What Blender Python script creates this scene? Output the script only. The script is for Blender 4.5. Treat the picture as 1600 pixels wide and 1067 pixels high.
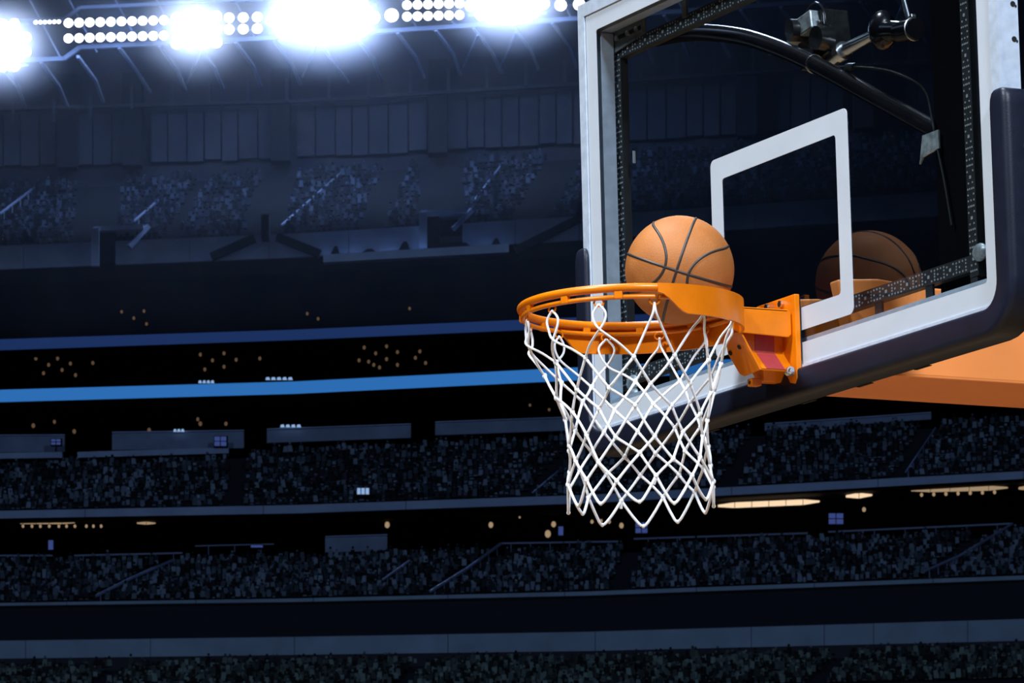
import bpy, bmesh, math, random
from mathutils import Vector, Matrix
random.seed(7)
for o in list(bpy.data.objects): bpy.data.objects.remove(o)
SC = bpy.context.scene
COL = SC.collection
PI = math.pi

# ------------------------------------------------------------------ camera
CAM = Vector((9.4155, -5.4962, 1.1197))
PAN, TILT, ROLL, FPX = 1.0978, 0.1718, -0.0231, 7776.4
_d = Vector((-math.sin(PAN)*math.cos(TILT), math.cos(PAN)*math.cos(TILT), math.sin(TILT)))
_rt = Vector((math.cos(PAN), math.sin(PAN), 0)); _up = _rt.cross(_d)
VR = math.cos(ROLL)*_rt + math.sin(ROLL)*_up
VU = -math.sin(ROLL)*_rt + math.cos(ROLL)*_up
cd = bpy.data.cameras.new('camera'); cam = bpy.data.objects.new('camera', cd); COL.objects.link(cam)
cd.sensor_width = 36; cd.lens = FPX/1600*36; cd.clip_start = .1; cd.clip_end = 2000
cam.matrix_world = Matrix(((VR.x, VU.x, -_d.x, CAM.x), (VR.y, VU.y, -_d.y, CAM.y), (VR.z, VU.z, -_d.z, CAM.z), (0, 0, 0, 1)))
cd.dof.use_dof = True; cd.dof.focus_distance = 11.5; cd.dof.aperture_fstop = 42
SC.camera = cam

# ------------------------------------------------------------------ world, exposure, lights
w = bpy.data.worlds.new('world'); SC.world = w; w.use_nodes = True
w.node_tree.nodes['Background'].inputs[0].default_value = (.30, .42, .80, 1)
w.node_tree.nodes['Background'].inputs[1].default_value = .008
vs = SC.view_settings
vs.view_transform = 'Standard'; vs.look = 'None'; vs.exposure = 0; vs.gamma = 1; vs.use_curve_mapping = False

def spot(name, loc, aim, power, col, size_deg, radius, blend=.5):
    l = bpy.data.lights.new(name, 'SPOT'); l.energy = power; l.color = col
    l.spot_size = math.radians(size_deg); l.spot_blend = blend; l.shadow_soft_size = radius
    o = bpy.data.objects.new(name, l); COL.objects.link(o); o.location = loc
    o.rotation_euler = (Vector(aim)-Vector(loc)).to_track_quat('-Z', 'Y').to_euler()
    return o
HOOP = (0, -.2, 3.2)
spot('court_flood_key', (4.0, -15, 17), HOOP, 20500, (.84, .92, 1), 40, 1.2)
spot('court_flood_side', (16, -2.6, 15), HOOP, 22000, (.74, .85, 1), 36, 1.2)
spot('court_flood_top', (-3, -3, 20), HOOP, 16000, (.82, .92, 1), 44, 1.6)
spot('court_flood_far', (-15, 8, 16), HOOP, 6000, (.6, .75, 1), 36, 1.2)

HD = Vector((-math.sin(PAN), math.cos(PAN), 0)); RD = Vector((math.cos(PAN), math.sin(PAN), 0))
DIST = 300.0
def at(x, y, v):
    """world point of the stand plane v metres behind the front plane of the far stand"""
    r = _d + VR*(x-800)/FPX + VU*(533.5-y)/FPX
    return CAM + r*((DIST+v)/r.dot(HD))
def stand(u, v, z): return Vector((CAM.x, CAM.y, 0)) + RD*u + HD*(DIST+v) + Vector((0, 0, z))
spot('stand_fill', stand(-60, -170, 95), stand(0, 0, 48), 72000, (.40, .58, 1), 46, 3)  # unseen spots added to light the far stand
spot('stand_fill', stand(50, -170, 95), stand(0, 0, 48), 72000, (.40, .58, 1), 46, 3)

# ------------------------------------------------------------------ materials
def nt(name):
    m = bpy.data.materials.new(name); m.use_nodes = True
    return m, m.node_tree.nodes, m.node_tree.links
def pbr(name, col, rough=.5, metal=0, noise=0, scale=20, bump=0, bscale=200, coat=0, spec=.5):
    m, n, l = nt(name); b = n['Principled BSDF']
    b.inputs['Roughness'].default_value = rough; b.inputs['Metallic'].default_value = metal
    b.inputs['Coat Weight'].default_value = coat; b.inputs['Specular IOR Level'].default_value = spec
    b.inputs['Base Color'].default_value = (*col, 1)
    tc = n.new('ShaderNodeTexCoord')
    if noise:
        t = n.new('ShaderNodeTexNoise'); t.inputs['Scale'].default_value = scale; t.inputs['Detail'].default_value = 6
        l.new(tc.outputs['Object'], t.inputs['Vector'])
        r = n.new('ShaderNodeValToRGB'); r.color_ramp.elements[0].position = .3; r.color_ramp.elements[1].position = .7
        r.color_ramp.elements[0].color = (*[c*(1-noise) for c in col], 1)
        r.color_ramp.elements[1].color = (*[min(1, c*(1+noise)) for c in col], 1)
        l.new(t.outputs['Fac'], r.inputs['Fac']); l.new(r.outputs['Color'], b.inputs['Base Color'])
    if bump:
        t = n.new('ShaderNodeTexNoise'); t.inputs['Scale'].default_value = bscale
        l.new(tc.outputs['Object'], t.inputs['Vector'])
        k = n.new('ShaderNodeBump'); k.inputs['Strength'].default_value = bump; k.inputs['Distance'].default_value = .002
        l.new(t.outputs['Fac'], k.inputs['Height']); l.new(k.outputs['Normal'], b.inputs['Normal'])
    return m
def emit(name, col, s):
    m, n, l = nt(name); n.remove(n['Principled BSDF'])
    e = n.new('ShaderNodeEmission'); e.inputs[0].default_value = (*col, 1); e.inputs[1].default_value = s
    l.new(e.outputs[0], n['Material Output'].inputs[0])
    m.cycles.emission_sampling = 'NONE'
    return m
def island(name, c0, c1, rough=.8, p=2.0):
    m, n, l = nt(name); b = n['Principled BSDF']; b.inputs['Roughness'].default_value = rough
    b.inputs['Specular IOR Level'].default_value = .2
    g = n.new('ShaderNodeNewGeometry'); pw = n.new('ShaderNodeMath'); pw.operation = 'POWER'; pw.inputs[1].default_value = p
    mx = n.new('ShaderNodeMix'); mx.data_type = 'RGBA'
    mx.inputs['A'].default_value = (*c0, 1); mx.inputs['B'].default_value = (*c1, 1)
    l.new(g.outputs['Random Per Island'], pw.inputs[0]); l.new(pw.outputs[0], mx.inputs['Factor'])
    l.new(mx.outputs['Result'], b.inputs['Base Color'])
    return m
M = {}
M['white'] = pbr('white_line_paint', (.475, .51, .56), .45, noise=.04, scale=9)
M['alu'] = pbr('brushed_aluminium', (.60, .68, .80), .42, .35, noise=.12, scale=40, bump=.15, bscale=60)
M['alu_dark'] = pbr('dark_anodised_metal', (.022, .025, .028), .5, .2, noise=.2, scale=30)
M['bracket_grey'] = pbr('grey_steel_bracket', (.16, .18, .18), .5, .5, noise=.2, scale=40)
M['pad'] = pbr('black_rubber_pad', (.007, .009, .020), .42, spec=.25, noise=.15, scale=25, bump=.12, bscale=400)
M['black'] = pbr('black_powder_coat', (.0035, .0035, .005), .22, noise=.2, scale=20)
M['black_matt'] = pbr('black_cloth', (.002, .002, .003), .95, spec=.03)
M['hole'] = pbr('dark_hole', (.003, .003, .003), .9)
M['orange'] = pbr('orange_rim_paint', (.70, .170, .001), .30, noise=.08, scale=18, bump=.08, bscale=120, coat=0, spec=.38)
M['arm'] = pbr('orange_arm_paint', (.86, .27, .07), .40, noise=.05, scale=5)
M['label'] = pbr('red_sticker', (.42, .04, .045), .5, noise=.08, scale=60)
M['chrome'] = pbr('zinc_bolt', (.75, .76, .78), .25, 1)
M['steel_rod'] = pbr('steel_rod', (.55, .58, .64), .25, 1)
M['cord'] = pbr('white_nylon_cord', (.86, .86, .88), .75, noise=.06, scale=80, bump=.5, bscale=900)
M['seam'] = pbr('black_seam', (.022, .016, .014), .5)
M['dot'] = pbr('solder_dots', (.36, .38, .39), .35, .1)
M['camera_black'] = pbr('camera_body', (.007, .008, .009), .3, noise=.5, scale=60)
M['tape'] = pbr('silver_tape', (.30, .33, .34), .4, .3, noise=.5, scale=50)
M['concrete'] = pbr('dim_concrete', (.26, .32, .42), .85, noise=.18, scale=.6)
M['fascia'] = pbr('grey_fascia_panel', (.40, .49, .64), .7, noise=.14, scale=.5)
M['fascia_low'] = pbr('slate_fascia_panel', (.34, .44, .52), .75, noise=.14, scale=.5)
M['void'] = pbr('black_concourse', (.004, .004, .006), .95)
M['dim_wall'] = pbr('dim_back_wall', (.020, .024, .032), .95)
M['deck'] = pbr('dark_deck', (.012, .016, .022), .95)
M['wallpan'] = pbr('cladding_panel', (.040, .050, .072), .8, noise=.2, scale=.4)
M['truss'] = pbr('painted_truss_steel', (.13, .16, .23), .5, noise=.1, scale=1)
M['strut'] = pbr('truss_steel_lit', (.34, .40, .54), .5, noise=.1, scale=1)  # truss steel made paler: floodlight on the struts put into the colour
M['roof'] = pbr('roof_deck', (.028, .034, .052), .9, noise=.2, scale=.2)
M['rail'] = pbr('pale_rail', (.22, .27, .40), .5)
M['led'] = emit('led_blue', (.026, .150, .45), 1.0)
M['led_dim'] = emit('led_navy', (.011, .029, .11), 1.0)
M['warm'] = emit('warm_light', (1, .72, .46), 1.0)
M['warm_dim'] = emit('warm_lamp', (1, .70, .42), .35)
M['warm_dot'] = emit('downlight', (1, .62, .36), .10)
M['screen'] = emit('screen_blue', (.10, .16, .55), .35)
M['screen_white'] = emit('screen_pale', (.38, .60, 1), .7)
M['lens'] = emit('floodlight_lens', (.92, .96, 1), 6.0)
M['lens_hot'] = emit('floodlight_lens_hot', (.95, .98, 1), 30.0)
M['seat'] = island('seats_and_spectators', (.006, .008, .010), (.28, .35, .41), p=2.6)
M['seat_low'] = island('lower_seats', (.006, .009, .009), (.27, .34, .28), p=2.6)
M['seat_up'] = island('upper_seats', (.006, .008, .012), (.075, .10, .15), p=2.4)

# glass: clear tinted slab; only its front face carries the mirror-like reflection of a pane
m, n, l = nt('glass_front'); n.remove(n['Principled BSDF'])
tr = n.new('ShaderNodeBsdfTransparent'); tr.inputs[0].default_value = (.80, .84, .86, 1)
gl = n.new('ShaderNodeBsdfGlossy'); gl.inputs['Roughness'].default_value = .01
ge = n.new('ShaderNodeNewGeometry'); dp = n.new('ShaderNodeVectorMath'); dp.operation = 'DOT_PRODUCT'
l.new(ge.outputs['Incoming'], dp.inputs[0]); l.new(ge.outputs['Normal'], dp.inputs[1])
def mth(op, a, b=None):
    k = n.new('ShaderNodeMath'); k.operation = op
    for i, x in enumerate((a, b)):
        if x is None: continue
        if isinstance(x, (int, float)): k.inputs[i].default_value = x
        else: l.new(x, k.inputs[i])
    return k
fr = mth('ADD', mth('MULTIPLY', mth('POWER', mth('SUBTRACT', 1.0, mth('ABSOLUTE', dp.outputs['Value']).outputs[0]).outputs[0], 5.0).outputs[0], .92).outputs[0], .08)   # reflectance of both faces by angle
mx = n.new('ShaderNodeMixShader'); l.new(fr.outputs[0], mx.inputs[0]); l.new(tr.outputs[0], mx.inputs[1]); l.new(gl.outputs[0], mx.inputs[2])
l.new(mx.outputs[0], n['Material Output'].inputs[0]); M['glass'] = m
m, n, l = nt('glass_back'); n.remove(n['Principled BSDF'])
tr = n.new('ShaderNodeBsdfTransparent'); tr.inputs[0].default_value = (.93, .96, .97, 1)
l.new(tr.outputs[0], n['Material Output'].inputs[0]); M['glass_back'] = m
# leather
m, n, l = nt('pebbled_leather'); b = n['Principled BSDF']; b.inputs['Roughness'].default_value = .6; b.inputs['Specular IOR Level'].default_value = .28
tc = n.new('ShaderNodeTexCoord'); t = n.new('ShaderNodeTexNoise'); t.inputs['Scale'].default_value = 14; t.inputs['Detail'].default_value = 5
r = n.new('ShaderNodeValToRGB'); r.color_ramp.elements[0].color = (.335, .108, .022, 1); r.color_ramp.elements[1].color = (.42, .148, .037, 1)
r.color_ramp.elements[0].position = .3; r.color_ramp.elements[1].position = .7
l.new(tc.outputs['Object'], t.inputs['Vector']); l.new(t.outputs['Fac'], r.inputs['Fac']); l.new(r.outputs['Color'], b.inputs['Base Color'])
v = n.new('ShaderNodeTexVoronoi'); v.inputs['Scale'].default_value = 330; l.new(tc.outputs['Object'], v.inputs['Vector'])
k = n.new('ShaderNodeBump'); k.invert = True; k.inputs['Strength'].default_value = .35; k.inputs['Distance'].default_value = .001
l.new(v.outputs['Distance'], k.inputs['Height']); l.new(k.outputs['Normal'], b.inputs['Normal']); M['leather'] = m
# court boards
m, n, l = nt('court_maple'); b = n['Principled BSDF']; b.inputs['Roughness'].default_value = .35
tc = n.new('ShaderNodeTexCoord'); br = n.new('ShaderNodeTexBrick'); br.inputs['Scale'].default_value = 3
br.inputs['Color1'].default_value = (.24, .14, .065, 1); br.inputs['Color2'].default_value = (.28, .17, .08, 1); br.inputs['Mortar'].default_value = (.2, .11, .05, 1)
br.inputs['Mortar Size'].default_value = .006; br.inputs['Brick Width'].default_value = 3; br.inputs['Row Height'].default_value = .2
l.new(tc.outputs['Object'], br.inputs['Vector']); l.new(br.outputs['Color'], b.inputs['Base Color']); M['court'] = m

# ------------------------------------------------------------------ mesh helpers
class MB:
    def __init__(s): s.v = []; s.f = []; s.m = []
    def add(s, vs, fs, mi=0):
        o = len(s.v); s.v += [tuple(v) for v in vs]; s.f += [tuple(i+o for i in f) for f in fs]; s.m += [mi]*len(fs); return s
    def hexa(s, p, mi=0):    # 8 corners: bottom 0-3 ccw, top 4-7
        return s.add(p, [(0, 3, 2, 1), (4, 5, 6, 7), (0, 1, 5, 4), (1, 2, 6, 5), (2, 3, 7, 6), (3, 0, 4, 7)], mi)
    def box(s, x0, x1, y0, y1, z0, z1, mi=0):
        return s.hexa([(x0, y0, z0), (x1, y0, z0), (x1, y1, z0), (x0, y1, z0), (x0, y0, z1), (x1, y0, z1), (x1, y1, z1), (x0, y1, z1)], mi)
    def bar(s, a, b, w, h=None):     # square bar between two points
        a = Vector(a); b = Vector(b); t = (b-a).normalized(); h = h or w
        sx = t.cross(Vector((0, 0, 1)))
        if sx.length < 1e-4: sx = Vector((1, 0, 0))
        sx = sx.normalized()*w/2; sy = sx.normalized().cross(t)*h/2
        q = [a-sx-sy, a+sx-sy, a+sx+sy, a-sx+sy]; p = q+[c+(b-a) for c in q]
        return s.hexa(p)
    def tube(s, pts, rad, n=10, closed=False, cap=True):
        P = [Vector(p) for p in pts]; N = len(P); rr = rad if isinstance(rad, (list, tuple)) else [rad]*N
        def tan(i):
            if closed: return (P[(i+1) % N]-P[i-1]).normalized()
            return (P[min(i+1, N-1)]-P[max(i-1, 0)]).normalized()
        t = tan(0); a = t.cross(Vector((.13, .31, .94)))
        if a.length < .05: a = t.cross(Vector((1, 0, 0)))
        a.normalize(); vs = []; fs = []
        for i in range(N):
            t = tan(i); a = (a-t*a.dot(t)).normalized(); b = t.cross(a)
            for j in range(n):
                c = 2*PI*j/n; vs.append(P[i]+(a*math.cos(c)+b*math.sin(c))*rr[i])
        for i in range(N if closed else N-1):
            for j in range(n):
                k = (i+1) % N
                fs.append((i*n+j, i*n+(j+1) % n, k*n+(j+1) % n, k*n+j))
        if cap and not closed: fs += [tuple(range(n))[::-1], tuple(range((N-1)*n, N*n))]
        return s.add(vs, fs)
    def sweep(s, rings, closed_ring=True, cap=True):
        n = len(rings[0]); vs = [p for r in rings for p in r]; fs = []
        for i in range(len(rings)-1):
            for j in range(n if closed_ring else n-1):
                fs.append((i*n+j, i*n+(j+1) % n, (i+1)*n+(j+1) % n, (i+1)*n+j))
        if cap: fs += [tuple(range(n))[::-1], tuple(range((len(rings)-1)*n, len(rings)*n))]
        return s.add(vs, fs)
    def prism(s, poly, ext):      # planar polygon extruded by a vector
        n = len(poly); e = Vector(ext); vs = [Vector(p) for p in poly]+[Vector(p)+e for p in poly]
        fs = [tuple(range(n))[::-1], tuple(range(n, 2*n))]+[(i, (i+1) % n, n+(i+1) % n, n+i) for i in range(n)]
        return s.add(vs, fs)
    def ball(s, c, r, nu=10, nv=6, sc=(1, 1, 1)):
        vs = [(c[0], c[1], c[2]+r*sc[2])]; fs = []
        for i in range(1, nv):
            for j in range(nu):
                a = PI*i/nv; b = 2*PI*j/nu
                vs.append((c[0]+r*sc[0]*math.sin(a)*math.cos(b), c[1]+r*sc[1]*math.sin(a)*math.sin(b), c[2]+r*sc[2]*math.cos(a)))
        vs.append((c[0], c[1], c[2]-r*sc[2])); L = len(vs)-1
        for j in range(nu):
            fs.append((0, 1+j, 1+(j+1) % nu)); fs.append((L, 1+(nv-2)*nu+(j+1) % nu, 1+(nv-2)*nu+j))
            for i in range(nv-2): fs.append((1+i*nu+j, 1+(i+1)*nu+j, 1+(i+1)*nu+(j+1) % nu, 1+i*nu+(j+1) % nu))
        return s.add(vs, fs)
    def build(s, name, mats, parent=None, smooth=False, bevel=0, seg=2, angle=40, weld=False):
        me = bpy.data.meshes.new(name); me.from_pydata(s.v, [], s.f)
        for mm in (mats if isinstance(mats, (list, tuple)) else [mats]): me.materials.append(M[mm])
        me.polygons.foreach_set('material_index', s.m)
        bm = bmesh.new(); bm.from_mesh(me)
        if weld: bmesh.ops.remove_doubles(bm, verts=bm.verts, dist=1e-6)
        bmesh.ops.recalc_face_normals(bm, faces=bm.faces)
        if bevel:
            ed = [e for e in bm.edges if len(e.link_faces) == 2 and e.calc_face_angle() > math.radians(25)]
            bmesh.ops.bevel(bm, geom=ed, offset=bevel, segments=seg, affect='EDGES', profile=.5, clamp_overlap=True)
        bm.to_mesh(me); bm.free()
        if smooth or bevel: me.shade_smooth() if not bevel else me.shade_flat()
        if smooth and angle < 180:
            me.set_sharp_from_angle(angle=math.radians(angle))
        o = bpy.data.objects.new(name, me); COL.objects.link(o)
        if parent is not None: o.parent = parent; o.matrix_parent_inverse = Matrix.Translation(-parent.location)
        me.update()
        return o
def smooth_path(P, n=5):
    P = [Vector(p) for p in P]; out = []
    for i in range(len(P)-1):
        a = P[max(i-1, 0)]; b = P[i]; c = P[i+1]; d = P[min(i+2, len(P)-1)]
        for k in range(n):
            t = k/n; out.append(.5*((2*b)+(c-a)*t+(2*a-5*b+4*c-d)*t*t+(3*b-a-3*c+d)*t**3))
    return out+[P[-1]]
def tag(o, label, cat, group=None, kind=None):
    o['label'] = label; o['category'] = cat
    if group: o['group'] = group
    if kind: o['kind'] = kind
    return o
def thing(name, label, cat, loc=(0, 0, 0), group=None):
    o = bpy.data.objects.new(name, None); COL.objects.link(o); o.location = loc; o.empty_display_size = .1
    return tag(o, label, cat, group)
def struct(o, label=None, cat=None):
    o['kind'] = 'structure'
    if label: o['label'] = label
    if cat: o['category'] = cat
    return o
def share(src, name, parent, loc):       # another object on the same mesh data
    o = src.copy(); o.name = name; COL.objects.link(o); o.parent = parent
    o.matrix_parent_inverse = Matrix.Translation(-parent.location); o.location = loc
    return o
def root(name, loc=(0, 0, 0)):
    o = bpy.data.objects.new(name, None); COL.objects.link(o); o.location = loc
    return struct(o)

# ------------------------------------------------------------------ the setting: floor and far stand
fl = MB(); fl.box(-420, 200, -200, 420, -.3, 0)
struct(fl.build('floor', 'void'), 'dark concrete arena floor around the court', 'floor')
ct = MB(); ct.box(-9, 9, -26, 4, 0, .04)
struct(ct.build('floor_court', 'court'), 'maple basketball court under the hoop', 'floor')

XS = [-900, -500, -160, 0, 230, 460, 690, 920, 1150, 1380, 1600, 2000, 2400]
def lin(samples, x):
    s = samples
    for i in range(len(s)-1):
        if x <= s[i+1][0] or i == len(s)-2:
            t = (x-s[i][0])/(s[i+1][0]-s[i][0]); return s[i][1]+t*(s[i+1][1]-s[i][1])
def ribbon(mb, top, bot, v, thick, x0=-900, x1=2400):
    """solid strip following two measured lines, standing at depth v"""
    xs = [x0]+[x for x in XS if x0+5 < x < x1-5]+[x1]; rings = []
    for x in xs:
        a = at(x, lin(bot, x), v); b = at(x, lin(top, x), v)
        rings.append([a, b, b+HD*thick, a+HD*thick])
    return mb.sweep(rings)
# measured edges (x, y) of every level of the stand
B1t = [(0, 1001), (460, 995), (920, 987), (1600, 967)]; B1b = [(0, 1029), (460, 1023), (920, 1017), (1600, 1001)]
B2t = [(0, 942), (460, 935), (920, 924), (1600, 899)]; B2b = [(0, 955), (460, 949), (920, 939), (1600, 914)]
B3t = [(0, 798), (460, 789), (920, 773), (1600, 736)]; B3b = [(0, 810), (460, 802), (920, 786), (1600, 748)]
B4t = [(0, 609), (460, 596), (920, 573), (1600, 537)]; B4b = [(0, 628), (460, 615), (920, 593), (1600, 557)]
B5t = [(0, 530), (460, 515), (920, 495), (1600, 462)]; B5b = [(0, 547), (460, 531), (920, 511), (1600, 478)]
B6t = [(0, 384), (460, 365), (920, 337), (1600, 290)]; B6b = [(0, 421), (460, 402), (920, 374), (1600, 328)]
def off(s, d): return [(x, y+d) for x, y in s]
def level(name, top, bot, v, mat, cuts, label, cat, back='void'):
    """a fascia: dark backing strip with separate panels in front, joints left open"""
    r = root(name, at(800, lin(bot, 800), v)); tag(r, label, cat)
    mb = MB(); ribbon(mb, off(top, .6), off(bot, -.6), v+.06, .35); mb.build('backing', back, r)
    for a, b in zip(cuts[:-1], cuts[1:]):
        mb = MB(); ribbon(mb, top, bot, v, .12, a+.45, b-.45); mb.build('panel', mat, r)
    return r
def cuts(step, jit, a=-900, b=2400):
    c = [a]
    while c[-1] < b-step*1.4: c.append(c[-1]+step+random.uniform(-jit, jit))
    return c+[b]
V1, V2, V3, V4, V5, V6 = -16, -9, -3, 1, 3, 7
level('wall_parapet', B1t, B1b, V1, 'fascia_low', [-900, -640, -400, -170, 40, 235, 460, 700, 930, 1174, 1288, 1365, 1512, 1780, 2050, 2400], 'broad slate-blue parapet of long panels above the bottom rows', 'wall')
level('trim_1', B2t, B2b, V2, 'fascia_low', cuts(210, 30), 'narrow slate fascia under the second seating tier from the bottom', 'fascia')
level('trim_2', B3t, B3b, V3, 'fascia', cuts(250, 30), 'narrow blue-grey fascia above the warm strip lights', 'fascia')
led = thing('led_ribbon_board', 'bright blue glowing ribbon board running across the middle of the stand', 'ribbon board', at(800, 585, V4))
mb = MB(); ribbon(mb, off(B4t, -.8), off(B4b, .8), V4+.08, .4); mb.build('housing', 'void', led)
c = cuts(235, 20)
for a, b in zip(c[:-1], c[1:]):
    mb = MB(); ribbon(mb, B4t, B4b, V4, .07, a, b); mb.build('screen_panel', 'led', led)
led2 = thing('led_ribbon_board', 'dim navy ribbon board, the upper of the two ribbon boards', 'ribbon board', at(800, 505, V5))
mb = MB(); ribbon(mb, off(B5t, -.8), off(B5b, .8), V5+.08, .4); mb.build('housing', 'void', led2)
c = cuts(235, 20)
for a, b in zip(c[:-1], c[1:]):
    mb = MB(); ribbon(mb, B5t, B5b, V5, .07, a, b); mb.build('screen_panel', 'led_dim', led2)

# upper parapet: panels with gaps for the gangway mouths
r = root('wall_upper_parapet', at(800, 370, V6)); tag(r, 'grey upper parapet wall below the top seating deck', 'wall')
for a, b in ((-900, -600), (-600, -360), (-360, -120), (-120, 37), (37, 143), (180, 296), (296, 420), (420, 545), (545, 655), (722, 805), (805, 905), (905, 1040), (1040, 1180), (1180, 1330), (1330, 1560), (1560, 1800), (1800, 2100), (2100, 2400)):
    mb = MB(); ribbon(mb, B6t, B6b, V6, .25, a+.4, b-.4); mb.build('panel', 'concrete', r)
mb = MB(); ribbon(mb, [(500, 398), (790, 381)], [(500, 410), (790, 394)], V6-.9, .8, 505, 795); mb.build('ledge', 'fascia', r)
for x, w_, h_ in ((524, 14, 12), (577, 22, 5), (632, 18, 13), (724, 22, 6), (775, 14, 10)):
    y = lin([(500, 398), (790, 381)], x)
    mb = MB(); a = at(x-w_/2, y, V6-.5); b = at(x+w_/2, y, V6-.5); c = at(x+w_*.2, y-h_, V6-.5); d = at(x-w_*.1, y-h_, V6-.5)
    mb.prism([a, b, c, d], HD*.3); mb.build('floodlight_housing', 'void', r)
# V-shaped pier under the parapet
pr = root('wall_pier', at(415, 400, V6-1)); tag(pr, 'dark forked pier rising against the upper parapet', 'pier')
for p, q_ in (((330, 402), (398, 372)), ((500, 397), (432, 370)), ((415, 375), (415, 338))):
    mb = MB(); mb.bar(at(*p, V6-.8), at(*q_, V6-.8), .55 if p[0] != 415 else 1.3, .5); mb.build('strut', 'deck', pr)
pr2 = root('wall_pier', at(800, 390, V6-1)); tag(pr2, 'dark sloping pier at the parapet beside the backboard', 'pier')
for p, q_ in (((805, 392), (905, 342)), ((905, 342), (912, 318))):
    mb = MB(); mb.bar(at(*p, V6-.8), at(*q_, V6-.8), .5, .5); mb.build('strut', 'deck', pr2)

# concourse back walls; the gaps' darkness is put into their near-black colour
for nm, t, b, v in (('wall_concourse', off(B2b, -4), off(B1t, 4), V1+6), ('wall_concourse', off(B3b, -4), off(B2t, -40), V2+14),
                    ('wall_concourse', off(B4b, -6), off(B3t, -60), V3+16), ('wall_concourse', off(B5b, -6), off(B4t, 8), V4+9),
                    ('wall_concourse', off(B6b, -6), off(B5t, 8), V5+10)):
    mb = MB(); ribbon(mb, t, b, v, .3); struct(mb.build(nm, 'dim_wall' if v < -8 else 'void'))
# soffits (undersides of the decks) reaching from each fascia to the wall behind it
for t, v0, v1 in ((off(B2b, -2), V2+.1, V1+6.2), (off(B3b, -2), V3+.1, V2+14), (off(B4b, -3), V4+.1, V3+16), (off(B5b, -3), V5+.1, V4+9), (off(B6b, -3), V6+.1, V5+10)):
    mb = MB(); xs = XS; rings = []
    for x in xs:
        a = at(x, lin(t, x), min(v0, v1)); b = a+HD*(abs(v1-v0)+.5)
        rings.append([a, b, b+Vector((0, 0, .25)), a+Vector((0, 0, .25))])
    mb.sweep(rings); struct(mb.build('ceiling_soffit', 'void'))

# seating decks: stepped slab + rows of seats and spectators
def deck(name, bot, top, v0, v1, rows, mat, label, skip=(), pitch=8.2, crowd=.3, size=.72, xr=(-860, 2360)):
    mb = MB(); st = MB(); rnd = random.Random(hash(name) % 1000 if False else rows*7+int(v0*3))
    def P(x, k):
        t = k/rows; yb = lin(bot, x); yt = lin(top, x)
        return at(x, yb+(yt-yb)*t, v0+(v1-v0)*t)
    for k in range(rows):
        rings = []
        for x in XS:
            a = P(x, k); b = P(x, k+1); z1 = b.z-.05
            f = Vector((a.x, a.y, a.z-.5)); g = Vector((a.x, a.y, a.z)); bb = Vector((b.x, b.y, a.z)); b0 = Vector((b.x, b.y, a.z-.5))
            rings.append([f, g, bb, b0])
        mb.sweep(rings)
        x = xr[0]+rnd.uniform(0, pitch)
        while x < xr[1]:
            x += pitch*rnd.uniform(.85, 1.15)
            if any(a+(k/rows)*s < x < b+(k/rows)*s for a, b, s in skip): continue
            c = P(x, k)+HD*.35; s = size*rnd.uniform(.85, 1.1); ww = .15*s*rnd.uniform(.8, 1.15); hh = .52*s*rnd.uniform(.8, 1.2)
            def bx(u0, u1, v0_, v1_, z0, z1):
                p = [c+RD*u+HD*v_+Vector((0, 0, z)) for z in (z0, z1) for u, v_ in ((u0, v0_), (u1, v0_), (u1, v1_), (u0, v1_))]
                st.hexa(p)
            bx(-ww, ww, .18, .25, .30*s, .30*s+hh)                       # backrest
            bx(-ww*.9, ww*.9, -.12, .16, .30*s, .38*s)                   # seat pan
            if rnd.random() < crowd:                                     # a seated spectator
                lean = rnd.uniform(-.06, .06); h2 = rnd.uniform(.45, .62)*s
                tor = [c+RD*(u+l_)+HD*v_+Vector((0, 0, z)) for z, l_, q_ in ((.38*s, 0, 1), (.38*s+h2, lean, .75)) for u, v_ in ((-.15*q_, -.08), (.15*q_, -.08), (.15*q_, .12), (-.15*q_, .12))]
                st.hexa(tor)
                hc = c+RD*lean+Vector((0, 0, .38*s+h2+.14)); st.ball(hc, .115*s, 5, 4)
    o = mb.build(name, 'deck'); struct(o)
    o2 = st.build('seat_rows', mat); tag(o2, label, 'seats', kind='stuff')
    return o2
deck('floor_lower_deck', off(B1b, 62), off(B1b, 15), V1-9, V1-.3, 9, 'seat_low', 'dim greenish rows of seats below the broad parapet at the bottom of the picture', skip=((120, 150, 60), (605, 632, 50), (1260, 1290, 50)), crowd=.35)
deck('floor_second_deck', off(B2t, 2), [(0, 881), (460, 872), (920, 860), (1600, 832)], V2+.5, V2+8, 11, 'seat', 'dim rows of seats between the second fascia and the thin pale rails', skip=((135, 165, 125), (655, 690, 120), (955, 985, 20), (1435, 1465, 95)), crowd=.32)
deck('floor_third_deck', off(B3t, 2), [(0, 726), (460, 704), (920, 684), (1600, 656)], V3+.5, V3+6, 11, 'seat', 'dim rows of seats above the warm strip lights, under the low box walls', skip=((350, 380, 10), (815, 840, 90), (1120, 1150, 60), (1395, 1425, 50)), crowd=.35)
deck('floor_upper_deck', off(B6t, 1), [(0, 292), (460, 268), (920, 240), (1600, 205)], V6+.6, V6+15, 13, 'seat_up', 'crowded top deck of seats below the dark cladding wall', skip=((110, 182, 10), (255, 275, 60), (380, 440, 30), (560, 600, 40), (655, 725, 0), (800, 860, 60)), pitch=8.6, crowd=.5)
mb = MB(); ribbon(mb, off(B1b, 60), off(B1b, 900), V1-9, .5); struct(mb.build('wall_lower', 'deck'), 'dark wall under the lowest rows of seats', 'wall')
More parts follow.
